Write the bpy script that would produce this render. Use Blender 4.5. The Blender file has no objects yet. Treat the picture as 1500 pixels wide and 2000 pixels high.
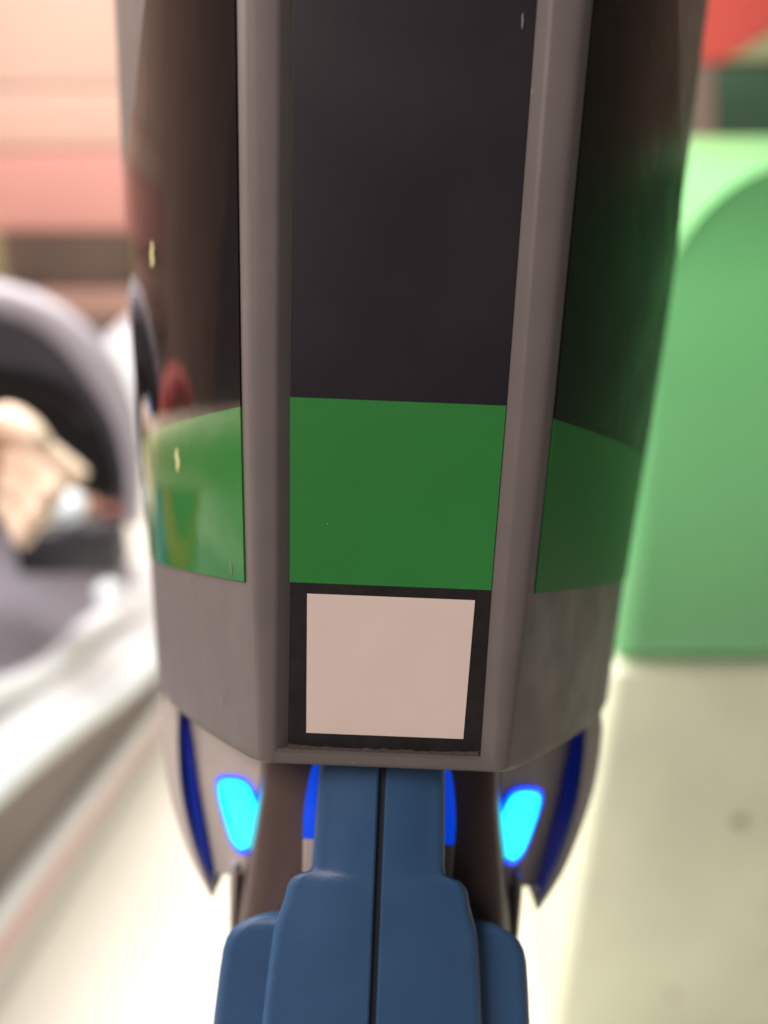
import bpy, bmesh, math, random
from mathutils import Vector, Matrix, noise
random.seed(7)
R = math.radians
scene = bpy.context.scene
COL = scene.collection

# ------------------------------------------------------------------ camera
H, PITCH, F = 1.20, R(25), 1810.0          # eye height, downward pitch, focal length in photo pixels
D = 0.181                                  # focus distance: the label on the front of the blaster
cam = bpy.data.cameras.new('camera'); camo = bpy.data.objects.new('camera', cam); COL.objects.link(camo)
camo.location = (0, 0, H); camo.rotation_euler = (math.pi/2 - PITCH, 0, 0)
cam.sensor_fit = 'VERTICAL'; cam.sensor_height = 36.0; cam.lens = 36.0*F/2000.0
cam.clip_start = 0.01; cam.clip_end = 100
cam.dof.use_dof = True; cam.dof.focus_distance = D
cam.dof.aperture_fstop = cam.lens/5.4      # a 5.4 mm wide phone lens
scene.camera = camo

# ------------------------------------------------------------------ light (an arcade hall)
world = bpy.data.worlds.new('World'); scene.world = world; world.use_nodes = True
bg = world.node_tree.nodes['Background']
bg.inputs[0].default_value = (1.0, 0.86, 0.86, 1); bg.inputs[1].default_value = 0.10

def area(name, loc, target, size, power, colour):
    l = bpy.data.lights.new(name, 'AREA'); l.energy = power; l.color = colour
    l.shape = 'RECTANGLE'; l.size, l.size_y = size
    o = bpy.data.objects.new(name, l); COL.objects.link(o); o.location = loc
    o.rotation_euler = (Vector(target) - Vector(loc)).to_track_quat('-Z', 'Y').to_euler()
    return o
area('ceiling_panel_light', (-0.6, 1.6, 2.7), (-0.6, 1.6, 0), (2.6, 1.6), 145, (1.0, 0.95, 0.90))
area('wall_wash_light', (-0.9, 2.9, 2.5), (-0.9, 3.5, 1.0), (1.6, 0.25), 8, (1.0, 0.76, 0.62))
area('front_fill_light', (-1.2, -0.9, 2.8), (0.2, 0.5, 0.8), (1.4, 0.8), 56, (1.0, 0.82, 0.77))  # unseen fill lamp, added to brighten the blaster's front
area('left_ceiling_light', (-2.2, 0.95, 2.3), (0, 0.25, 1.1), (1.0, 1.0), 42, (1.0, 0.90, 0.82))
scene.view_settings.view_transform = 'Standard'; scene.view_settings.look = 'None'
scene.view_settings.exposure = 0; scene.view_settings.gamma = 1
scene.view_settings.use_curve_mapping = False

# ------------------------------------------------------------------ helpers
CR = Matrix.Rotation(-PITCH, 3, 'X')
def W(px, py, d):
    """photo pixel at depth d along the optical axis -> world point"""
    return CR @ Vector(((px-750)/F*d, d, (1000-py)/F*d)) + Vector((0, 0, H))
def ray(px, py): return CR @ Vector(((px-750)/F, 1, (1000-py)/F))
def wallpt(px, py, Y): r = ray(px, py); return Vector((0, 0, H)) + r*(Y/r.y)

def tag(o, label, cat=None, group=None, kind=None):
    if label: o['label'] = label
    if cat: o['category'] = cat
    if group: o['group'] = group
    if kind: o['kind'] = kind
    return o
def empty(name, loc=(0, 0, 0), rot=(0, 0, 0)):
    o = bpy.data.objects.new(name, None); COL.objects.link(o); o.location = loc; o.rotation_euler = rot
    o.empty_display_size = 0.02
    return o
def mesh_obj(name, bm, mat, parent=None, smooth=True, angle=38):
    bmesh.ops.recalc_face_normals(bm, faces=bm.faces)
    me = bpy.data.meshes.new(name); bm.to_mesh(me); bm.free()
    me.materials.append(mat)
    if smooth:
        for p in me.polygons: p.use_smooth = True
        try: me.set_sharp_from_angle(angle=R(angle))
        except Exception: pass
    o = bpy.data.objects.new(name, me); COL.objects.link(o)
    if parent: o.parent = parent
    return o
def grid(bm, rows, closed=False, cap0=False, cap1=False):
    vs = [[bm.verts.new(p) for p in r] for r in rows]
    n = len(rows[0])
    for i in range(len(rows)-1):
        for j in range(n if closed else n-1):
            k = (j+1) % n
            try: bm.faces.new((vs[i][j], vs[i][k], vs[i+1][k], vs[i+1][j]))
            except ValueError: pass
    if cap0: bm.faces.new(vs[0])
    if cap1: bm.faces.new(vs[-1])
    return vs
def box(bm, x0, x1, y0, y1, z0, z1, bev=0):
    v = [bm.verts.new((x, y, z)) for x in (x0, x1) for y in (y0, y1) for z in (z0, z1)]
    fs = [bm.faces.new([v[i] for i in f]) for f in ((0,1,3,2),(4,6,7,5),(0,4,5,1),(2,3,7,6),(0,2,6,4),(1,5,7,3))]
    if bev:
        es = set(e for f in fs for e in f.edges)
        bmesh.ops.bevel(bm, geom=list(es), offset=bev, segments=3, profile=0.5, affect='EDGES')
def prism(bm, pts, vec, bev=0, seg=3):
    """closed polygon pts (3-D) extruded by vec; the near rim bevelled"""
    a = [bm.verts.new(p) for p in pts]; b = [bm.verts.new(Vector(p)+Vector(vec)) for p in pts]
    f0 = bm.faces.new(a); bm.faces.new(b[::-1]); n = len(pts)
    for i in range(n): bm.faces.new((a[i], a[(i+1) % n], b[(i+1) % n], b[i]))
    if bev:
        bmesh.ops.bevel(bm, geom=list(f0.edges), offset=bev, segments=seg, profile=0.5, affect='EDGES', clamp_overlap=True)
def spline(pts, n=6, closed=False):
    """Catmull-Rom through 2-D/3-D points"""
    P = [Vector(p) for p in pts]; out = []; m = len(P)
    for i in range(m if closed else m-1):
        p1, p2 = P[i], P[(i+1) % m]
        p0 = P[i-1] if (i > 0 or closed) else p1
        p3 = P[(i+2) % m] if (i+2 < m or closed) else p2
        for k in range(n):
            t = k/n
            out.append(0.5*((2*p1)+(p2-p0)*t+(2*p0-5*p1+4*p2-p3)*t*t+(3*p1-p0-3*p2+p3)*t**3))
    if not closed: out.append(P[-1])
    return out
def lerp_tab(tab, x):
    if x <= tab[0][0]: a, b = tab[0], tab[1]
    elif x >= tab[-1][0]: a, b = tab[-2], tab[-1]
    else:
        for a, b in zip(tab, tab[1:]):
            if a[0] <= x <= b[0]: break
    t = (x-a[0])/(b[0]-a[0]); return a[1]+(b[1]-a[1])*t
def tube(bm, pts, r, n=12, cap=True):
    pts = [Vector(p) for p in pts]; rows = []
    for i, p in enumerate(pts):
        t = (pts[min(i+1, len(pts)-1)]-pts[max(i-1, 0)]).normalized()
        u = t.cross(Vector((0, 0, 1)))
        if u.length < 1e-4: u = Vector((1, 0, 0))
        u.normalize(); w = u.cross(t)
        rr = r[i] if isinstance(r, (list, tuple)) else r
        rows.append([p+(u*math.cos(2*math.pi*k/n)+w*math.sin(2*math.pi*k/n))*rr for k in range(n)])
    grid(bm, rows, True, cap, cap)

# ------------------------------------------------------------------ materials
def mat(name, col, rough=0.5, metal=0, coat=0, coat_rough=0.05, bump=0, bscale=400, var=0, vscale=60, rvar=0,
        emit=None, estr=0, trans=0, spec=0.5, dust=None, ior=1.5):
    m = bpy.data.materials.new(name); m.use_nodes = True; nt = m.node_tree; N = nt.nodes; L = nt.links
    b = N['Principled BSDF']; b.inputs['Base Color'].default_value = (*col, 1)
    b.inputs['Roughness'].default_value = rough; b.inputs['Metallic'].default_value = metal
    b.inputs['Coat Weight'].default_value = coat; b.inputs['Coat Roughness'].default_value = coat_rough
    b.inputs['Specular IOR Level'].default_value = spec; b.inputs['IOR'].default_value = ior
    b.inputs['Transmission Weight'].default_value = trans
    tc = N.new('ShaderNodeTexCoord')
    def tex(scale, detail=4):
        t = N.new('ShaderNodeTexNoise'); t.inputs['Scale'].default_value = scale
        t.inputs['Detail'].default_value = detail; L.new(tc.outputs['Object'], t.inputs['Vector']); return t
    if var or dust:
        t = tex(vscale, 6); r = N.new('ShaderNodeValToRGB')
        r.color_ramp.elements[0].position = 0.3; r.color_ramp.elements[1].position = 0.72
        r.color_ramp.elements[0].color = (*[c*(1-var) for c in col], 1)
        r.color_ramp.elements[1].color = (*(dust or [min(1, c*(1+var)) for c in col]), 1)
        L.new(t.outputs['Fac'], r.inputs[0]); L.new(r.outputs[0], b.inputs['Base Color'])
    if rvar:
        t = tex(vscale*0.7, 5); mr = N.new('ShaderNodeMapRange')
        mr.inputs[1].default_value = 0.35; mr.inputs[2].default_value = 0.7
        mr.inputs[3].default_value = max(0.02, rough-rvar); mr.inputs[4].default_value = rough+rvar
        L.new(t.outputs['Fac'], mr.inputs[0]); L.new(mr.outputs[0], b.inputs['Roughness'])
    if bump:
        t = tex(bscale, 3); bp = N.new('ShaderNodeBump'); bp.inputs['Strength'].default_value = bump
        bp.inputs['Distance'].default_value = 0.0004
        L.new(t.outputs['Fac'], bp.inputs['Height']); L.new(bp.outputs[0], b.inputs['Normal'])
    if emit:
        b.inputs['Emission Color'].default_value = (*emit, 1); b.inputs['Emission Strength'].default_value = estr
    return m
M = {
 'grey': mat('grey_plastic', (0.138, 0.125, 0.120), 0.45, ior=1.3, bump=0.12, bscale=3500, var=0.05, vscale=90, rvar=0.08),
 'black_matte': mat('black_print', (0.013, 0.0115, 0.017), 0.40, bump=0.03, bscale=1500, rvar=0.05, var=0.10, vscale=40, ior=1.38, dust=(0.019, 0.017, 0.022)),
 'black_gloss': mat('black_gloss', (0.010, 0.008, 0.008), 0.05, ior=1.15, bump=0.7, bscale=28),
 'black_worn': mat('black_worn', (0.010, 0.011, 0.009), 0.30, ior=1.09, bump=0.05, bscale=80, rvar=0.05),
 'green': mat('green_print', (0.025, 0.195, 0.040), 0.45, ior=1.35, var=0.05, vscale=40, bump=0.03, bscale=1500),
 'green_gloss': mat('green_gloss', (0.020, 0.150, 0.030), 0.05, ior=1.15, bump=0.7, bscale=28),
 'green_worn': mat('green_worn', (0.022, 0.165, 0.034), 0.30, ior=1.10, bump=0.05, bscale=80),
 'label_black': mat('label_black', (0.010, 0.009, 0.009), 0.45, var=0.5, vscale=300, bump=0.05, bscale=2500),
 'label': mat('label_white', (0.66, 0.58, 0.52), 0.5, var=0.02, vscale=120, bump=0.02, bscale=2000),
 'grime': mat('grime', (0.05, 0.038, 0.032), 0.8, var=0.4, vscale=900, bump=0.4, bscale=3000),
 'blue': mat('blue_plastic', (0.027, 0.086, 0.190), 0.42, bump=0.22, bscale=3000, var=0.06, vscale=90, rvar=0.05),
 'seam': mat('seam_dark', (0.008, 0.014, 0.026), 0.6),
 'core': mat('brown_housing', (0.085, 0.060, 0.052), 0.28, bump=0.05, bscale=2000, var=0.1, vscale=60),
 'wing': mat('wing_plastic', (0.38, 0.35, 0.32), 0.40, ior=1.3, bump=0.05, bscale=1500, var=0.06, vscale=60),
 'led': mat('led_cyan', (0.0, 0.3, 0.4), 0.3, emit=(0.0, 0.80, 1.0), estr=2.2),
 'halo_glow': mat('halo_glow', (0.0, 0.02, 0.3), 0.3, emit=(0.0, 0.05, 1.0), estr=2.0),
 'lens': mat('blue_lens', (0.012, 0.03, 0.30), 0.18, coat=0.5, emit=(0.01, 0.04, 0.7), estr=0.08),
 'inner_lens': mat('inner_lens', (0.01, 0.05, 0.5), 0.25, emit=(0.0, 0.08, 1.0), estr=0.55),
 'glint': mat('glint', (0.62, 0.62, 0.30), 0.5),
 'scratch': mat('scratch', (0.22, 0.20, 0.20), 0.6),
 'floor': mat('floor_vinyl', (0.80, 0.78, 0.70), 0.35, var=0.03, vscale=2),
 'peach1': mat('cream_paint', (0.58, 0.40, 0.325), 0.5, var=0.04, vscale=2),
 'peach2': mat('peach_paint', (0.57, 0.37, 0.30), 0.5, var=0.04, vscale=2),
 'pink': mat('pink_paint', (0.54, 0.26, 0.22), 0.5, var=0.05, vscale=2),
 'brown': mat('brown_beam', (0.085, 0.055, 0.042), 0.5, var=0.2, vscale=5),
 'ledge': mat('ledge_paint', (0.34, 0.20, 0.16), 0.5, var=0.08, vscale=4),
 'ledge2': mat('ledge_grey', (0.22, 0.17, 0.14), 0.5, var=0.08, vscale=4),
 'olive': mat('olive_paint', (0.26, 0.21, 0.11), 0.5),
 'red': mat('red_panel', (0.62, 0.10, 0.08), 0.4),
 'beige_green': mat('beige_panel', (0.33, 0.36, 0.20), 0.5),
 'dkgreen': mat('dark_green_board', (0.035, 0.085, 0.045), 0.5, var=0.2, vscale=3),
 'pale_green': mat('pale_green_panel', (0.32, 0.62, 0.34), 0.4),
 'kiosk_green': mat('kiosk_green', (0.14, 0.50, 0.19), 0.30, coat=0.3, coat_rough=0.2, var=0.08, vscale=4),
 'bolt': mat('bolt_olive', (0.40, 0.38, 0.28), 0.5),
 'kiosk_beige': mat('kiosk_beige', (0.80, 0.88, 0.66), 0.45, var=0.10, vscale=6),
 'car_silver': mat('car_silver', (0.40, 0.38, 0.43), 0.35, coat=0.3),
 'car_dark': mat('car_dark', (0.05, 0.048, 0.058), 0.5),
 'car_black': mat('car_black', (0.004, 0.004, 0.004), 0.7),
 'car_deck': mat('car_deck', (0.20, 0.18, 0.21), 0.45, var=0.06, vscale=8),
 'car_white': mat('car_white', (0.80, 0.80, 0.84), 0.3, coat=0.3),
 'car_skirt': mat('car_skirt', (0.24, 0.195, 0.185), 0.6, var=0.1, vscale=8),
 'car_red': mat('car_red', (0.74, 0.45, 0.45), 0.4),
 'car_base': mat('car_base', (0.72, 0.68, 0.66), 0.5),
 'pad': mat('grey_pad', (0.20, 0.22, 0.20), 0.7),
 'orange': mat('orange_paint', (0.72, 0.20, 0.06), 0.4),
 'arm_blue': mat('blue_paint', (0.12, 0.25, 0.62), 0.4),
 'lamp': mat('lamp_glass', (0.75, 0.80, 0.85), 0.15, coat=0.5),
 'knob': mat('knob_white', (0.70, 0.76, 0.84), 0.3),
 'knob_red': mat('knob_red', (0.10, 0.012, 0.01), 0.4),
 'tan': mat('tan_plastic', (0.40, 0.20, 0.12), 0.4),
 'skin': mat('skin', (0.80, 0.64, 0.49), 0.5, var=0.06, vscale=20),
 'shirt': mat('red_orange_shirt', (0.55, 0.05, 0.035), 0.8, var=0.1, vscale=20),
 'jeans': mat('blue_jeans', (0.07, 0.13, 0.30), 0.8, var=0.2, vscale=20),
 'hair': mat('dark_hair', (0.02, 0.014, 0.01), 0.6),
 'shoe': mat('shoe', (0.3, 0.3, 0.3), 0.6),
 'stand': mat('stand_metal', (0.03, 0.03, 0.035), 0.4, metal=0.6),
 'cabinet_white': mat('white_cabinet', (0.78, 0.80, 0.86), 0.4),
}

# ------------------------------------------------------------------ setting
bm = bmesh.new(); s = 8
bm.faces.new([bm.verts.new(p) for p in ((-s, -s, 0), (s, -s, 0), (s, s, 0), (-s, s, 0))])
tag(mesh_obj('floor', bm, M['floor'], smooth=False), 'cream vinyl floor of the hall', kind='structure')

YW = 3.5
bm = bmesh.new(); box(bm, -4, 4, YW+0.06, YW+0.2, 0, 3.0)
tag(mesh_obj('back_wall', bm, M['peach2'], smooth=False), 'peach painted back wall of the hall', kind='structure')
def wz(py, px=130, Y=YW): return wallpt(px, py, Y).z
# cladding boards on the wall
clad = empty('wall_cladding', (-1.4, YW, wz(452))); tag(clad, 'cream to pink horizontal wall boards above the brown beam', 'cladding')
def on_wall(name, m, parent, x0, x1, z0, z1, y0, y1=YW+0.06, bev=0.006):
    bm = bmesh.new(); off = parent.location if parent else Vector((0, 0, 0))
    box(bm, x0-off.x, x1-off.x, y0-off.y, y1-off.y, z0-off.z, z1-off.z, bev)
    return mesh_obj(name, bm, m, parent)
on_wall('board', M['peach1'], clad, -2.6, -0.05, wz(168), wz(-330), YW)
on_wall('board', M['peach2'], clad, -2.6, -0.05, wz(288), wz(172), YW-0.006)
on_wall('board', M['pink'], clad, -2.6, -0.05, wz(452), wz(292), YW-0.012)
xl = wallpt(18, 500, YW).x
tag(on_wall('wooden_beam', M['brown'], None, xl, -0.05, wz(556), wz(454), YW-0.05), 'dark brown beam running under the pink wall boards', 'beam')
tag(on_wall('wall_plate', M['olive'], None, xl-0.35, xl-0.004, wz(556), wz(456), YW-0.02), 'olive end plate beside the dark brown beam', 'plate')
tag(on_wall('wall_ledge', M['ledge'], None, -2.6, -0.05, wz(614), wz(558), YW-0.09), 'dusty pink ledge just below the brown beam', 'ledge')
tag(on_wall('skirting_board', M['ledge2'], None, -2.6, -0.05, 0.0, wz(616), YW-0.03), 'grey brown skirting under the pink ledge', 'skirting')
# white cabinet standing by the wall
cab = empty('storage_cabinet', (-0.80, 3.0, 0)); tag(cab, 'low white cabinet standing against the skirting', 'cabinet')
p0 = wallpt(205, 655, 3.0)
bm = bmesh.new(); box(bm, p0.x+0.80, 0.75, 0.0, 0.4, 0.05, p0.z, 0.01); mesh_obj('carcass', bm, M['cabinet_white'], cab)
bm = bmesh.new(); box(bm, p0.x+0.82, 0.73, 0.02, 0.38, 0.0, 0.05); mesh_obj('plinth', bm, M['car_dark'], cab)
for k in range(2):
    bm = bmesh.new(); w_ = (0.75-p0.x-0.80)/2; box(bm, p0.x+0.80+w_*k+0.006, p0.x+0.80+w_*(k+1)-0.006, -0.018, -0.001, 0.06, p0.z-0.02, 0.004)
    d_ = mesh_obj('door', bm, M['cabinet_white'], cab)
    bm = bmesh.new(); xx = p0.x+0.80+w_*(k+(0.88 if k == 0 else 0.12)); box(bm, xx-0.006, xx+0.006, -0.04, -0.018, 0.2, 0.32, 0.003); mesh_obj('handle', bm, M['car_dark'], d_)
# right side of the wall: red panel, beige wedge, dark board
def wpoly(name, pts, m, y, label, cat, t=0.02):
    bm = bmesh.new(); prism(bm, [wallpt(a, b, y) for a, b in pts], (0, t, 0), 0.003)
    return tag(mesh_obj(name, bm, m), label, cat)
wpoly('red_panel', [(1250, -250), (1560, -250), (1560, 20), (1500, 62), (1412, 122), (1250, 122)], M['red'], YW-0.02, 'red angular panel on the wall above the dark green board', 'panel')
wpoly('beige_panel', [(1506, 66), (1566, 24), (1800, 24), (1800, 118), (1418, 118)], M['beige_green'], YW-0.02, 'olive beige wedge beside the red panel', 'panel')
wpoly('wall_post', [(1230, 126), (1398, 126), (1398, 284), (1230, 284)], M['ledge2'], YW-0.03, 'short brown post below the red panel', 'post', 0.06)
wpoly('dark_board', [(1401, 126), (1800, 126), (1800, 284), (1401, 284)], M['dkgreen'], YW-0.02, 'dark green board under the olive beige wedge', 'board')
wpoly('pale_panel', [(1230, 316), (1800, 316), (1800, 800), (1230, 800)], M['pale_green'], YW-0.02, 'pale green panel on the wall behind the green kiosk', 'panel')
wpoly('wall_strip', [(1230, 287), (1800, 287), (1800, 313), (1230, 313)], M['ledge'], YW-0.03, 'thin tan strip under the dark green board', 'strip')

# ------------------------------------------------------------------ kiosk on the right
YK = 0.80
ztop, zmid = wallpt(1500, 312, YK).z, wallpt(1350, 1300, YK).z
xk = wallpt(1203, 1300, YK).x
kio = empty('game_kiosk', (xk+0.3, YK, 0)); tag(kio, 'tall kiosk with rounded green upper body and beige lower body', 'kiosk')
def rounded(w, z0, z1, r, x0):
    pts = [(x0, z0)]
    pts += [(x0+r-r*math.cos(a), z1-r+r*math.sin(a)) for a in [R(9*k) for k in range(11)]]
    pts += [(x0+w-r+r*math.sin(a), z1-r+r*math.cos(a)) for a in [R(9*k) for k in range(11)]]
    pts += [(x0+w, z0)]
    return pts
bm = bmesh.new()
prism(bm, [(x-0.3, 0, z) for x, z in rounded(0.62, zmid+0.002, ztop, 0.11, 0)], (0, 0.34, 0), 0.022, 4)
up = mesh_obj('upper_body', bm, M['kiosk_green'], kio, angle=60)
bm = bmesh.new(); box(bm, -0.302, 0.322, -0.004, 0.344, 0.0, zmid-0.002, 0.012); 
for v in bm.verts:
    if v.co.x < 0: v.co.x -= 0.022*(zmid-v.co.z)/zmid
mesh_obj('lower_body', bm, M['kiosk_beige'], kio)
# the round bolts of the lower body
def disc(bm, c, r, depth, n=20):
    c = Vector(c); rows = []
    for k in range(5):
        a = k/4*math.pi/2; rows.append([c+Vector((r*math.cos(a)*math.cos(2*math.pi*j/n), -depth*math.sin(a), r*math.cos(a)*math.sin(2*math.pi*j/n))) for j in range(n)])
    grid(bm, rows[:-1], True, False, True)
for px, py, r in ((1315, 1945, 0.0055), (1445, 1605, 0.009)):
    q = wallpt(px, py, YK-0.004)-kio.location
    bm = bmesh.new(); disc(bm, (q.x, -0.004, q.z), r, 0.003, 12); mesh_obj('bolt', bm, M['bolt'], kio)

# ------------------------------------------------------------------ ride car on the left
car = empty('ride_car', (-0.75, 1.3, 0)); tag(car, 'silver and white coin ride car with black cockpit hood', 'ride car')
co = car.location
# stations along the right flank: (x, y, z levels: floor, red bottom, white bottom, white top, skirt top, bumper mid, bumper top, deck)
stA = dict(x=-0.535, y=0.95, z=(0.0, 0.075, 0.115, 0.155, 0.30, 0.36, 0.42))
stB = dict(x=-0.445, y=1.46, z=(0.0, 0.050, 0.075, 0.100, 0.15, 0.225, 0.295))
def flank(t):
    x = stA['x']+(stB['x']-stA['x'])*t; y = stA['y']+(stB['y']-stA['y'])*t
    if t > 1.0: x -= 0.30*(t-1.0)**2
    if t < 0: x -= 0.10*t*t
    return x, y, [max(0, a+(b-a)*min(t, 1.25)) for a, b in zip(stA['z'], stB['z'])]
TS = [-0.4+0.1*k for k in range(24)]
CX = -0.96
def strip(name, m, i0, i1, out0, out1, parent=None, bulge=0.0):
    bm = bmesh.new(); rows = []
    for t in TS:
        x, y, z = flank(t); r = []
        for k in range(9):
            f = k/8; zz = z[i0]+(z[i1]-z[i0])*f; o = out0+(out1-out0)*f+bulge*math.sin(math.pi*f)
            r.append((x+o-co.x, y-co.y, zz))
        mir = [(2*CX-co.x*2-p[0], p[1], p[2]) for p in r[::-1]]
        rows.append(r+mir)
    grid(bm, rows, True, True, True)
    return mesh_obj(name, bm, m, parent or car)
strip('base_band', M['car_base'], 0, 1, 0.0, 0.0)
strip('red_stripe', M['car_red'], 1, 2, 0.003, 0.003)
strip('white_stripe', M['car_white'], 2, 3, 0.006, 0.006)
strip('skirt', M['car_skirt'], 3, 4, -0.012, -0.012)
strip('bumper', M['car_white'], 4, 6, -0.012, -0.05, bulge=0.055)
# raised white rail on the bumper and its lamps
bm = bmesh.new(); pts = []
for t in TS[0:18]:
    x, y, z = flank(t); pts.append((x-0.045-co.x, y-co.y, z[6]+0.012+0.012*math.sin(t*9)))
tube(bm, pts, 0.022, 12); mesh_obj('bumper_rail', bm, M['car_white'], car)
for px, py, d, r in ((215, 1163, 1.70, 0.030), (62, 1352, 1.44, 0.034)):
    bm = bmesh.new(); c = W(px, py, d)-co
    bmesh.ops.create_uvsphere(bm, u_segments=18, v_segments=10, radius=r)
    bmesh.ops.translate(bm, verts=bm.verts, vec=c); lm = mesh_obj('side_lamp', bm, M['lamp'], car)
    bm = bmesh.new(); tube(bm, [c+Vector((-0.01, 0, -0.05)), c+Vector((-0.004, 0, -0.02))], r*0.8, 14); mesh_obj('lamp_socket', bm, M['car_white'], lm)
bm = bmesh.new(); pts = []
for t in TS[0:18]:
    x, y, z = flank(t); pts.append((x+0.028-co.x, y-co.y, (z[4]+z[6])/2+0.006*math.sin(t*7)))
tube(bm, pts, 0.02, 12); mesh_obj('bumper_rail', bm, M['lamp'], car)
# unseen seat and arm, added to colour the reflections in the blaster's left flank
SY = 0.97
bm = bmesh.new(); prism(bm, [Vector((-0.71+0.10*math.cos(a), SY, 0.765+0.12*math.sin(a)))-co for a in [2*math.pi*k/24 for k in range(24)]], (0, 0.03, 0), 0.01)
seat = mesh_obj('added_seat_back', bm, M['pad'], car)
def sarc(a0, a1): return [Vector((-0.71+0.11*math.cos(R(a)), SY+0.012, 0.765+0.13*math.sin(R(a))))-co for a in range(a0, a1+1, 10)]
bm = bmesh.new(); tube(bm, sarc(0, 190), 0.028, 12); mesh_obj('added_back_frame', bm, M['red'], seat)
bm = bmesh.new(); tube(bm, sarc(190, 360), 0.028, 12); mesh_obj('added_back_frame', bm, M['orange'], seat)
bm = bmesh.new(); box(bm, -0.86-co.x, -0.60-co.x, SY+0.03-co.y, SY+0.30-co.y, 0.52, 0.66, 0.03); mesh_obj('added_seat_cushion', bm, M['pad'], car)
bm = bmesh.new(); tube(bm, [Vector(p)-co for p in ((-0.575, 1.02, 0.52), (-0.57, 1.03, 0.62), (-0.565, 1.04, 0.74), (-0.565, 1.06, 0.80), (-0.565, 1.10, 0.82))], [0.03, 0.034, 0.034, 0.03, 0.02], 14); mesh_obj('added_armrest', bm, M['arm_blue'], car)
# deck
bm = bmesh.new(); rows = []
for t in TS:
    x, y, z = flank(t); hwid = x-0.05-CX; r = []
    for k in range(13):
        f = -1+2*k/12; r.append((CX+hwid*f-co.x, y-co.y, z[6]-0.004+(1-abs(f)**2.5)*(0.16+0.02*t)))
    rows.append(r)
grid(bm, rows); mesh_obj('deck', bm, M['car_deck'], car)
# cockpit hood: concentric arches, open towards the camera
YH = 1.55
def archpts(pts, Y, n=5): return [Vector(wallpt(a, b, Y)) for a, b in [tuple(v) for v in spline([Vector(p) for p in pts], n)]]
outer = [(272, 1030), (276, 920), (258, 800), (205, 685), (110, 598), (0, 556), (-120, 548), (-260, 580), (-380, 670), (-450, 800), (-480, 930), (-490, 1060)]
mid   = [(244, 1030), (243, 930), (218, 835), (160, 740), (85, 660), (0, 622), (-115, 618), (-240, 645), (-335, 720), (-400, 820), (-430, 930), (-440, 1060)]
inner = [(226, 1030), (218, 960), (196, 885), (150, 810), (85, 757), (0, 736), (-110, 735), (-215, 750), (-300, 800), (-355, 870), (-385, 950), (-395, 1060)]
O, Mi, I = archpts(outer, YH), archpts(mid, YH), archpts(inner, YH)
bm = bmesh.new()
HC = wallpt(-110, 1000, YH)
def hback(p, f): q = HC+(p-HC)*(1-0.45*f*f); return Vector((q.x, p.y+0.26*f, q.z-0.05*f))-co
grid(bm, [[hback(p, f) for p in O] for f in (1.0, 0.8, 0.6, 0.4, 0.2)]+[ [p-co+Vector((0, 0.02, 0)) for p in O], [p-co+Vector((0, 0.004, 0)) + (m-p)*0.12 for p, m in zip(O, Mi)],
          [p-co+Vector((0, 0, 0))+(m-p)*0.3 for p, m in zip(O, Mi)], [p-co+Vector((0, 0.004, 0))+(m-p)*0.75 for p, m in zip(O, Mi)], [m-co+Vector((0, 0.015, 0)) for m in Mi], [m-co+Vector((0, 0.05, 0)) for m in Mi]])
hood = mesh_obj('hood', bm, M['car_silver'], car, angle=60)
bm = bmesh.new()
grid(bm, [[p-co+Vector((0, 0.022, 0)) for p in Mi], [p-co+Vector((0, 0.03, 0))+(i-p)*0.5 for p, i in zip(Mi, I)], [p-co+Vector((0, 0.05, 0)) for p in I], [p-co+Vector((0, 0.09, 0)) for p in I]])
mesh_obj('inner_rim', bm, M['car_dark'], hood, angle=60)
bm = bmesh.new(); rows = [[p-co+Vector((0, 0.06, 0)) for p in I], [hback(p, 0.6) for p in I]]
grid(bm, rows); bm.faces.new([bm.verts.new(hback(p, 0.61)) for p in I]); mesh_obj('cockpit_lining', bm, M['car_black'], hood)
# controls on the deck in front of the cockpit
def ball(name, px, py, d, r, m, parent, sc=(1, 1, 1)):
    bm = bmesh.new(); bmesh.ops.create_uvsphere(bm, u_segments=16, v_segments=10, radius=r)
    bmesh.ops.scale(bm, verts=bm.verts, vec=sc)
    c = W(px, py, d)-co; bmesh.ops.translate(bm, verts=bm.verts, vec=c)
    o = mesh_obj(name, bm, m, parent)
    return o, c
bm = bmesh.new(); c = W(130, 1010, 1.42)-co; box(bm, c.x-0.09, c.x+0.075, c.y-0.01, c.y+0.06, c.z-0.10, c.z-0.022, 0.012); dash = mesh_obj('dashboard', bm, M['car_dark'], car)
ball('control_knob', 125, 990, 1.40, 0.032, M['knob'], dash, (1.15, 1, 0.8))
ball('control_knob', 178, 990, 1.41, 0.013, M['tan'], dash, (1, 1, 1.3))
ball('control_knob', 218, 1000, 1.42, 0.018, M['knob_red'], dash, (1.2, 1, 0.8))

# ------------------------------------------------------------------ person beside the car (only the hand reaches into the picture)
person = empty('person', (-0.82, 0.30, 0)); tag(person, 'person in red top and blue jeans pointing a bare hand at the ride car', 'person')
po = person.location
def skin(name, verts, edges, radii, m, parent, sub=2):
    me = bpy.data.meshes.new(name); me.from_pydata([Vector(v)-po for v in verts], edges, [])
    o = bpy.data.objects.new(name, me); COL.objects.link(o); o.parent = parent
    md = o.modifiers.new('skin', 'SKIN'); md.use_smooth_shade = True
    for sv, r in zip(me.skin_vertices[0].data, radii): sv.radius = (r, r) if not isinstance(r, tuple) else r
    me.skin_vertices[0].data[0].use_root = True
    s_ = o.modifiers.new('sub', 'SUBSURF'); s_.levels = sub; s_.render_levels = sub
    me.materials.append(m)
    return o
dh = 0.70                                   # the hand's distance
wr = W(-70, 900, dh+0.02); palm = W(20, 905, dh); kn = W(55, 900, dh)
el = Vector((-0.52, 0.42, 1.02)); sh = Vector((-0.80, 0.30, 1.36)); PY = -0.31
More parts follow.
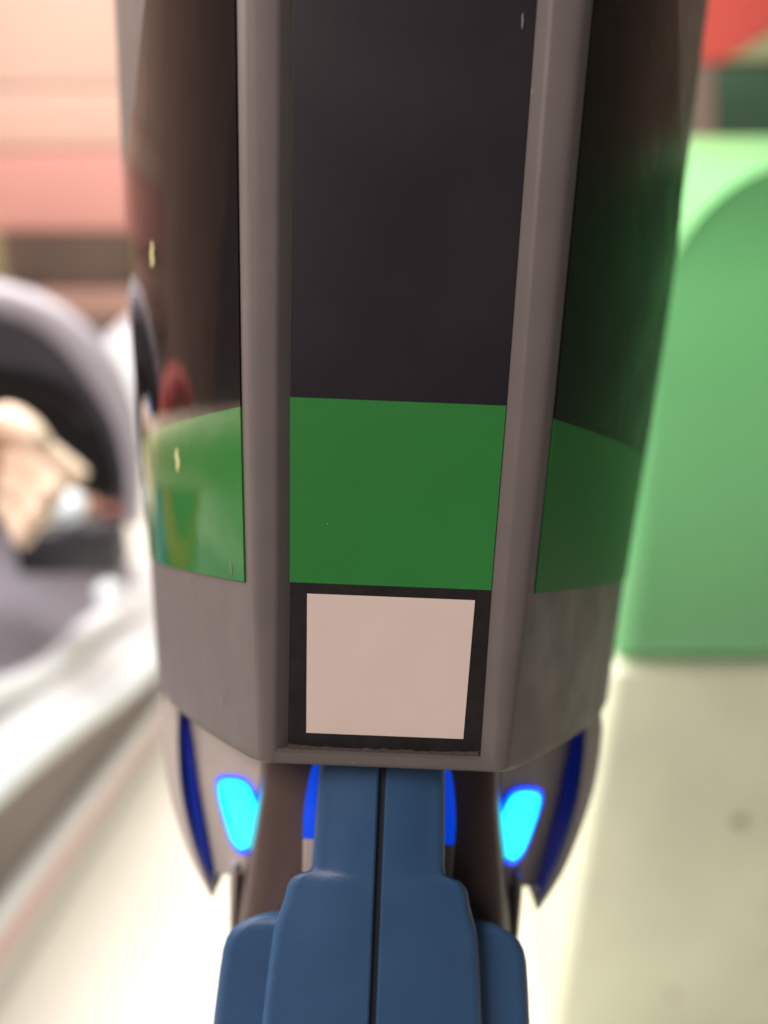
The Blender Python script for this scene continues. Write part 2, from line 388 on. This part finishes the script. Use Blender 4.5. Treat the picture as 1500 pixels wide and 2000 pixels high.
px_, pz = po.x, 0
bv = [(-0.86, 0.62, 0.92), (-0.86, 0.62, 1.10), (-0.85, 0.61, 1.30), (-0.85, 0.61, 1.44), (-0.84, 0.62, 1.52), (-0.83, 0.62, 1.60), (-0.82, 0.63, 1.70),
      (sh.x+0.10, sh.y-0.02, sh.z+0.0), tuple(el), tuple(wr), tuple(palm),
      (-1.02, 0.66, 1.36), (-1.10, 0.68, 1.10), (-1.06, 0.78, 0.90), (-1.05, 0.82, 0.82),
      (-0.77, 0.60, 0.86), (-0.76, 0.60, 0.48), (-0.76, 0.63, 0.08), (-0.75, 0.76, 0.035),
      (-0.95, 0.64, 0.86), (-0.96, 0.64, 0.48), (-0.97, 0.67, 0.08), (-0.96, 0.80, 0.035)]
bv = [(v[0], v[1]+(PY if i not in (7, 8, 9, 10) else 0), v[2]) for i, v in enumerate(bv)]
be = [(0,1),(1,2),(2,3),(3,4),(4,5),(5,6),(2,7),(7,8),(8,9),(9,10),(2,11),(11,12),(12,13),(13,14),(0,15),(15,16),(16,17),(17,18),(0,19),(19,20),(20,21),(21,22)]
br = [0.125,0.115,0.13,0.06,0.055,0.085,0.075, 0.062,0.042,0.027,(0.042,0.036), 0.062,0.042,0.028,0.03, 0.085,0.055,0.04,0.035, 0.085,0.055,0.04,0.035]
body = skin('body', bv, be, br, M['skin'], person)
# fingers: index pointing at the car, the others curled, thumb along the side
def chain(pts, r0, r1): return skin('finger', pts, [(i, i+1) for i in range(len(pts)-1)], [r0+(r1-r0)*i/(len(pts)-1) for i in range(len(pts))], M['skin'], body)
chain([W(20, 850, dh), W(65, 868, dh), W(115, 905, dh-0.005), W(150, 928, dh-0.005), W(168, 940, dh-0.004)], 0.014, 0.0085)
chain([W(15, 890, dh), W(75, 920, dh-0.01), W(110, 960, dh-0.02), W(85, 985, dh-0.03)], 0.0145, 0.0105)
chain([W(10, 930, dh), W(60, 965, dh-0.01), W(85, 1005, dh-0.02), W(60, 1025, dh-0.03)], 0.0145, 0.0105)
chain([W(0, 970, dh), W(35, 1005, dh-0.008), W(52, 1042, dh-0.018), W(30, 1062, dh-0.026)], 0.013, 0.0095)
chain([W(-30, 850, dh), W(15, 815, dh-0.02), W(60, 845, dh-0.03), W(95, 885, dh-0.03)], 0.015, 0.010)
tv = [(-0.86,0.62,0.90),(-0.86,0.62,1.10),(-0.85,0.61,1.30),(-0.845,0.61,1.42),(sh.x+0.10,sh.y-0.02,sh.z),tuple(el.lerp(sh+Vector((0.1,-0.02,0)),0.25)),(-1.02,0.66,1.36),(-1.09,0.68,1.13)]
tv = [(v[0], v[1]+(PY if i not in (4, 5) else 0), v[2]) for i, v in enumerate(tv)]
skin('shirt', tv, [(0,1),(1,2),(2,3),(2,4),(4,5),(2,6),(6,7)], [0.142,0.132,0.146,0.075,0.074,0.06,0.074,0.06], M['shirt'], person)
jv = [(-0.86,0.62,0.93),(-0.77,0.60,0.84),(-0.76,0.60,0.48),(-0.76,0.63,0.10),(-0.95,0.64,0.84),(-0.96,0.64,0.48),(-0.97,0.67,0.10)]
jv = [(v[0], v[1]+PY, v[2]) for v in jv]
skin('jeans', jv, [(0,1),(1,2),(2,3),(0,4),(4,5),(5,6)], [0.135,0.098,0.07,0.06,0.098,0.07,0.06], M['jeans'], person)
skin('hair', [(-0.85,0.60+PY,1.64),(-0.84,0.61+PY,1.73)], [(0,1)], [0.088,0.086], M['hair'], person)

# ------------------------------------------------------------------ the blaster
ROLL = R(2.3); PIV = Vector((-0.0002, 0, -0.0512))      # camera frame: front edge of the shell's foot
RY = Matrix.Rotation(ROLL, 3, 'Y')
GB = -0.150                                            # grip butt, in the blaster's own height
base = PIV + RY @ Vector((0, 0.035, GB))
bl = empty('laser_blaster'); tag(bl, 'grey laser tag blaster with black and green panels, blue grip and glowing blue lights', 'laser blaster')
bl.matrix_world = Matrix.Translation(CR @ (base+Vector((0, D, 0))) + Vector((0, 0, H))) @ (CR @ RY).to_4x4()
BO = Vector((0, 0.035, GB))                            # the base in device coordinates
def dev(p): return Vector(p)-BO
def DV(hw, py, y):                                     # device point seen at half width hw, row py, depth y
    k = (D+y)/D; return Vector((hw*1e-4*k, y, (1000-py)*1e-4*k+0.0512))
def yf(h): return -(h-0.03)*0.13
def py_at(h, y): return 1000-(h-0.0512)*1e4*D/(D+y)
def h_at(py):                                          # front face height for a row
    h = 0.05
    for _ in range(20): h = (1000-py)*1e-4*(D+yf(h))/D+0.0512
    return h
RO = [(0, 342), (800, 299), (1150, 277), (1490, 251)]
RI = [(0, 242), (780, 216), (1140, 201), (1475, 192)]
SI = [(0, 578), (250, 557), (600, 526), (900, 490), (1100, 462), (1265, 444), (1375, 431)]
def smooth_tab(tab, x, w=60): return sum(lerp_tab(tab, x+w*(k-2)/2) for k in range(5))/5
def xo(h): y = yf(h); return smooth_tab(RO, py_at(h, y))*1e-4*(D+y)/D
def xi(h): y = yf(h); return smooth_tab(RI, py_at(h, y))*1e-4*(D+y)/D
SD = 0.125
def side(u, h):
    """flank of the shell: u = 0 at the rail, 1 at the silhouette, beyond that the hidden far side"""
    y0 = yf(h)+0.0016; x0 = xo(h)
    ys = yf(h)+SD; xs = smooth_tab(SI, py_at(h, ys))*1e-4*(D+ys)/D
    y1 = yf(h)+0.062; x1 = xs*(D+y1)/(D+ys)
    P0, P1, P2 = Vector((x0, y0)), Vector((x1, y1)), Vector((xs, ys))
    if u <= 1: q = P0*(1-u)**2+P1*2*u*(1-u)+P2*u*u
    else:
        d = (P2-P1)*2; v = u-1; q = P2+d*v-Vector((0.030, 0))*v*v
    return Vector((q.x, q.y, h))
def sag(y, h): return -0.0075*max(0, min(1, y/SD))*max(0, 1-h/0.06)
def side3(u, h, s, off=0.0):
    a = side(u, h); e = 1e-3; b = side(u+e, h); t = (b-a).normalized(); n = Vector((t.y, -t.x, 0))
    p = a+n*off; return Vector((s*p.x, p.y, h+sag(p.y, h)))
RC = 0.0022
def ring(h, ins=0.0, flush=False):
    y = yf(h); a, b = xi(h), xo(h); half = []
    half += [(0, y+RC), (a*0.5, y+RC), (a-0.0002, y+RC), (a, y+RC-0.0002), (a+0.0017, y+0.0005), (a+0.0022, y+0.0001), (a+0.0028, y)]
    half += [(b-0.0030, y), (b-0.0018, y+0.0002), (b-0.0008, y+0.0007), (b-0.0002, y+0.0014)]
    if flush: half = [(p[0], y+0.00015 if p[0] < a+0.0025 else p[1]) for p in half]
    pts = [Vector((p[0], p[1], h)) for p in half]
    pts += [side3(u, h, 1) for u in (0.03, 0.08, 0.15, 0.23, 0.31, 0.4, 0.5, 0.6, 0.7, 0.8, 0.9, 1.0, 1.1, 1.25, 1.4, 1.6)]
    last = pts[-1]; pts += [Vector((last.x*0.9, last.y+0.012, last.z)), Vector((last.x*0.5, last.y+0.02, last.z)), Vector((0, last.y+0.022, last.z))]
    full = pts+[Vector((-p.x, p.y, p.z)) for p in pts[-2:0:-1]]
    if ins:
        c = Vector((0, 0.06, 0)); out = []
        for p in full:
            v = Vector((p.x, p.y-0.06, 0)); v = v*(1-ins/v.length); out.append(Vector((v.x, v.y+0.06, p.z)))
        full = out
    return full
HT = 0.235
hs = [0.0, 0.0004, 0.0012, 0.0022, 0.005]+[0.012+0.0105*k for k in range(22)]
HB = h_at(1474)                                        # foot of the recess
rows = []
for h, ins in ((0.0022, 0.0028), (0.0004, 0.0018), (0.0, 0.0008), (0.0005, 0.0002)): 
    r = ring(max(h, 0), ins, True)
    rows.append(r)
rows += [ring(h, 0, True) for h in (0.0012, HB-0.0004)]
n_foot = len(rows)
rows += [ring(h) for h in [HB+0.0002]+[0.008+0.0095*k for k in range(24)]]
HT = rows[-1][0].z
rows.append([Vector((p.x*0.97, 0.06+(p.y-0.06)*0.97, p.z+0.004)) for p in rows[-1]])
rows.append([Vector((p.x*0.90, 0.06+(p.y-0.06)*0.90, p.z+0.003)) for p in rows[-1]])
bm = bmesh.new(); grid(bm, [[dev(p) for p in r] for r in rows], True, True, True)
shell = mesh_obj('shell', bm, M['grey'], bl, angle=50)

# front inlays: sheets lying in the recess
def inlay(name, m, h0, h1, parent, w0=None, w1=None, lift=0.0004, cx0=0.0, cx1=0.0, bev=0.0):
    bm = bmesh.new(); n = 10; top = []; rows = []
    for k in range(n+1):
        h = h0+(h1-h0)*k/n; w = (xi(h)-0.00025) if w0 is None else w0+(w1-w0)*k/n; cx = cx0+(cx1-cx0)*k/n
        y = yf(h)+RC; rows.append([Vector((cx-w, y-0.00001, h)), Vector((cx-w, y-lift, h)), Vector((cx+w, y-lift, h)), Vector((cx+w, y-0.00001, h))])
    grid(bm, [[dev(p) for p in r] for r in rows], False)
    for r in (rows[0], rows[-1]): bm.faces.new([bm.verts.new(dev(p)) for p in r])
    return mesh_obj(name, bm, m, parent, angle=30)
hG1, hG0 = h_at(781), h_at(1146)
inlay('front_panel', M['black_matte'], hG1+0.00005, HT-0.004, bl)
inlay('front_band', M['green'], hG0, hG1, bl, lift=0.00043)
lb = inlay('label_backing', M['label_black'], HB+0.0004, hG0-0.00005, bl)
a0, a1 = DV(154, 1441, yf(0)), DV(165, 1167, yf(0.03))
inlay('label', M['label'], h_at(1441), h_at(1167), lb, a0.x, a1.x, 0.00062, 0.0001, 0.0002)
# grime collected in the foot of the recess
bm = bmesh.new(); up_, dn = [], []; w = xi(HB)-0.0004
for k in range(61):
    f = -1+2*k/60; hh = 0.0005+0.0005*abs(noise.noise((k*0.45, 1.7, 0)))+0.0006*abs(f)**6
    y = yf(HB)+RC-0.0007
    dn.append(dev((f*w, y, HB+0.0001))); up_.append(dev((f*w, y+0.0002, HB+hh)))
grid(bm, [dn, up_]); mesh_obj('grime_line', bm, M['grime'], lb)

# flank inlays
def u_for_hw(h, hw):
    lo, hi = 0.0, 1.0
    for _ in range(30):
        m_ = (lo+hi)/2; p = side3(m_, h, 1)
        if p.x*D/(D+p.y)*1e4 < hw: lo = m_
        else: hi = m_
    return lo
def umax(h):
    ys = yf(h)+SD; py = py_at(h, ys)
    if py > 470: return 1.3
    hw = smooth_tab(SI, py)-{True: 0, False: 0}[False]
    t = (470-py)/470.0
    gap = 95*max(0, t)**1.25
    u = u_for_hw(h, hw-gap)
    k = max(0, min(1, (470-py)/130)); k = k*k*(3-2*k)
    return 1.3+(u-1.3)*k
def flank_sheet(name, m, h0, h1, s, um, off, nu=26, nh=30):
    bm = bmesh.new(); rows = []
    for i in range(nh+1):
        h = h0+(h1-h0)*i/nh; U = um(h); r = [side3(0.016, h, s, 0.00001)]
        r += [side3(0.016+(U-0.016)*(j/nu), h, s, off) for j in range(nu+1)]
        r.append(side3(U, h, s, 0.00001)); rows.append([dev(p) for p in r])
    grid(bm, rows)
    for r in (rows[0], rows[-1]):
        pass
    return mesh_obj(name, bm, m, bl, angle=30)
hS1, hS0 = h_at(802), h_at(1150)
for s in (-1, 1):
    flank_sheet('side_panel', M['black_gloss' if s < 0 else 'black_worn'], hS1, HT-0.012, s, umax, 0.00035, nh=60)
    flank_sheet('side_band', M['green_gloss' if s < 0 else 'green_worn'], hS0, hS1-0.00003, s, lambda h: 1.3, 0.00037)
# painted LED glints and scratches on the left flank and the right rail
def fleck(name, s, u, h, length, width, m, wig=0.10, off=0.0005):
    bm = bmesh.new(); a, b = [], []; n = 9
    for k in range(n):
        f = k/(n-1); hh = h+(f-0.5)*length; ww = width*math.sin(math.pi*(0.08+0.84*f))*(0.6+0.8*abs(noise.noise((f*5, h*90, u*7))))
        uu = u+wig*width*8*noise.noise((f*3.1, h*300, 2))
        a.append(dev(side3(uu-ww, hh, s, off))); b.append(dev(side3(uu+ww, hh, s, off)))
    grid(bm, [a, b]); return mesh_obj(name, bm, m, bl)
def uh(px, py):
    """flank coordinates of a photo pixel on the left side"""
    best = None
    for i in range(60):
        for j in range(90):
            u, h = i/59*0.99, 0.01+0.17*j/89; p = PIV+RY @ side3(u, h, -1)
            e = abs(750+p.x*F/(D+p.y)-px)+abs(1000-p.z*F/(D+p.y)-py)
            if best is None or e < best[0]: best = (e, u, h)
    return best[1:]
u, h = uh(297, 495); fleck('painted_glint', -1, u, h, 0.0062, 0.018, M['glint'])  # yellowish LED reflections, painted on as small marks
u, h = uh(352, 905); fleck('painted_glint', -1, u, h, 0.0058, 0.016, M['glint'])
u, h = uh(459, 1106); fleck('scratch', -1, u, h, 0.0030, 0.0025, M['scratch'])
u, h = uh(433, 1420); fleck('scratch', -1, u, h, 0.0030, 0.0025, M['scratch'])

TL = 0.00022
def front_fleck(px, py, length, width, lift):
    h = h_at(py); y = yf(h)-lift; x = (px-750)*1e-4*(D+y)/D-(1480-py)*1e-4*math.tan(ROLL)
    bm = bmesh.new(); a, b = [], []
    for k in range(8):
        f = k/7; ww = width*math.sin(math.pi*(0.1+0.8*f)); xx = x+width*noise.noise((f*4, px*0.1, 0))
        hh = h+(f-0.5)*length; a.append(dev((xx-ww, y, hh))); b.append(dev((xx+ww, y, hh)))
    grid(bm, [a, b]); return mesh_obj('scratch', bm, M['scratch'], bl)
front_fleck(1025, 22, 0.0030, 0.00016, -RC+0.0006); front_fleck(1043, 160, 0.0018, 0.00016, -RC+0.0006)
front_fleck(640, 1028, 0.0004, 0.00012, -RC+0.0006); front_fleck(690, 1492, 0.0003, 0.00015, 0.0002)
# wings under the shell, with lens and lamp
def poly_part(name, pts, y0, y1, m, s, parent, bev=0.0008, seg=3, tilt=0.0):
    bm = bmesh.new(); P = [DV(a, b, y0+tilt*(a-275)) for a, b in pts]; P = [dev((s*p.x, p.y, p.z)) for p in P]
    prism(bm, P, (0, y1-y0, 0), bev, seg); return mesh_obj(name, bm, m, parent, angle=45)
def sp(pts, n=5, closed=False): return [tuple(v) for v in spline([Vector(p) for p in pts], n, closed)]
for s in (-1, 1):
    outer_ = sp([(405, 1250), (428, 1378), (430, 1430), (420, 1515), (398, 1600), (364, 1690), (318, 1768)])
    lens_o = sp([(400, 1330), (398, 1390), (397, 1466), (386, 1565), (360, 1664), (325, 1754)])
    lens_i = sp([(394, 1330), (388, 1390), (373, 1466), (360, 1545), (340, 1640), (319, 1738)])
    face = [(385, 1300)]+lens_i[5:-3]+[(318, 1722), (262, 1722), (225, 1600), (222, 1300)]
    wg = poly_part('wing', face, 0.072, 0.092, M['wing'], s, bl, 0.0006, tilt=TL)
    poly_part('wing_rim', outer_+lens_o[::-1]+[(399, 1250)], 0.062, 0.088, M['wing'], s, wg, 0.0012, tilt=TL)
    poly_part('lens', lens_o+lens_i[::-1], 0.068, 0.084, M['lens'], s, wg, 0.0004, tilt=TL)
    poly_part('stem', [(288, 1700), (272, 1700), (272, 1860), (281, 1860)], 0.068, 0.09, M['wing'], s, wg, 0.0006)
    led = sp([(318, 1545), (300, 1532), (268, 1536), (250, 1556), (236, 1600), (244, 1655), (262, 1674), (281, 1664), (302, 1610)], 5, True)
    ctr = Vector((275, 1600)); rim = [tuple(ctr+(Vector(p)-ctr)*1.06) for p in led]; led = [tuple(ctr+(Vector(p)-ctr)*0.93) for p in led]
    lr = poly_part('led_halo', rim, 0.0695, 0.074, M['halo_glow'], s, wg, 0.0005, tilt=TL)  # blue halo around the LED, built as a glowing rim
    poly_part('led', led, 0.0685, 0.072, M['led'], s, lr, 0.0006, tilt=TL)

# housing behind the grip
for s in (-1, 1):
    bm = bmesh.new(); rows = []
    for py, a in ((1440, 230), (1500, 233), (1560, 233), (1610, 238), (1700, 250), (1820, 262), (2100, 285), (2500, 300)):
        r = []
        for k, y in ((0, 0.040), (0.55, 0.039), (0.82, 0.040), (0.93, 0.0415), (0.985, 0.0445), (1.0, 0.048), (1.05, 0.066), (1.05, 0.1)):
            p = DV(a*k if k < 1.01 else a+ (k-1)*500, py, 0.045); r.append(dev((s*p.x, y, p.z)))
        rows.append(r)
    grid(bm, rows); hz = mesh_obj('housing', bm, M['core'], bl, angle=50)
    # glowing strip between housing and grip
    arc = sp([(128, 1490), (139, 1515), (146, 1560), (149, 1600), (148, 1645)])
    poly_part('light_strip', arc+[(110, 1645), (110, 1490)], 0.0355, 0.041, M['inner_lens'], s, hz, 0.0006)
    poly_part('strip_end', [(148, 1646), (143, 1800), (110, 1800), (110, 1646)], 0.0357, 0.041, M['wing'], s, hz, 0.0004)

# grip: two moulded halves with a seam between them, three stepped tiers
SEAM = 0.00075
def tier(bm, s, rows_, y0, crown, round_, depth):
    rows = []
    for py, hw, dy in rows_:
        p = DV(hw, py, y0+dy); X = p.x; r = [(SEAM+0.0000, y0+0.0016), (SEAM, y0+0.0003), (SEAM+0.0004, y0)]
        for f in (0.25, 0.5, 0.72, 0.86): r.append((SEAM+(X-round_-SEAM)*f, y0+crown*f**2.2))
        yb = y0+crown*0.86
        for a in (0, 18, 36, 54, 72, 90): r.append((X-round_+round_*math.sin(R(a)), yb+round_*(1-math.cos(R(a)))))
        r.append((X+0.0012, y0+depth))
        rows.append([dev((s*x, y+dy, p.z-(0.45*(y-y0-0.002) if y-y0 > 0.002 else 0))) for x, y in r])   # moulding draft
    grid(bm, rows, False, True, True)
for s in (-1, 1):
    bm = bmesh.new()
    tier(bm, s, [(1430, 124, 0), (1500, 125, 0), (1600, 129, 0), (1690, 132, 0), (1706, 134, 0), (1712, 139, 0), (1715, 147, 0), (1718, 156, 0), (1723, 166, 0), (1731, 174, 0), (1744, 180, 0), (1765, 184, 0), (1790, 191, 0), (1815, 200, 0), (1840, 205, 0), (1900, 211, 0), (2000, 219, 0), (2200, 228, 0), (2420, 230, 0.002), (2500, 215, 0.010)], 0.0110, 0.0022, 0.0024, 0.022)
    tier(bm, s, [(1794, 190, 0.003), (1796, 208, 0.0018), (1801, 228, 0.0008), (1810, 252, 0.0002), (1820, 270, 0), (1834, 286, 0), (1852, 296, 0), (1875, 302, 0), (1920, 307, 0), (2000, 314, 0), (2200, 326, 0), (2420, 330, 0.002), (2500, 306, 0.010)], 0.0185, 0.0012, 0.0028, 0.034)
    mesh_obj('grip_half', bm, M['blue'], bl, angle=32)
bm = bmesh.new(); rows = []
for py in (1430, 1716, 2000, 2450): rows.append([dev((x, 0.0124, DV(0, py, 0.011).z)) for x in (-0.0013, 0.0013)])
grid(bm, rows); mesh_obj('grip_seam', bm, M['seam'], bl, smooth=False)

# holder post that carries the blaster, below the picture
bpt = bl.matrix_world @ Vector((0, 0, 0.006))
st = empty('holder_stand', (bpt.x, bpt.y, 0)); tag(st, 'black post with cup holding up the blaster grip', 'stand')
bm = bmesh.new(); tube(bm, [(0, 0, 0.02), (0, 0, bpt.z-0.02)], 0.014, 16); mesh_obj('post', bm, M['stand'], st)
bm = bmesh.new(); tube(bm, [(0, 0, 0.0), (0, 0, 0.012), (0, 0, 0.02)], [0.16, 0.16, 0.14], 32); mesh_obj('foot_plate', bm, M['stand'], st)
bm = bmesh.new(); tube(bm, [(0, 0, bpt.z-0.03), (0, 0, bpt.z+0.004)], [0.02, 0.045], 20); mesh_obj('cup', bm, M['stand'], st)
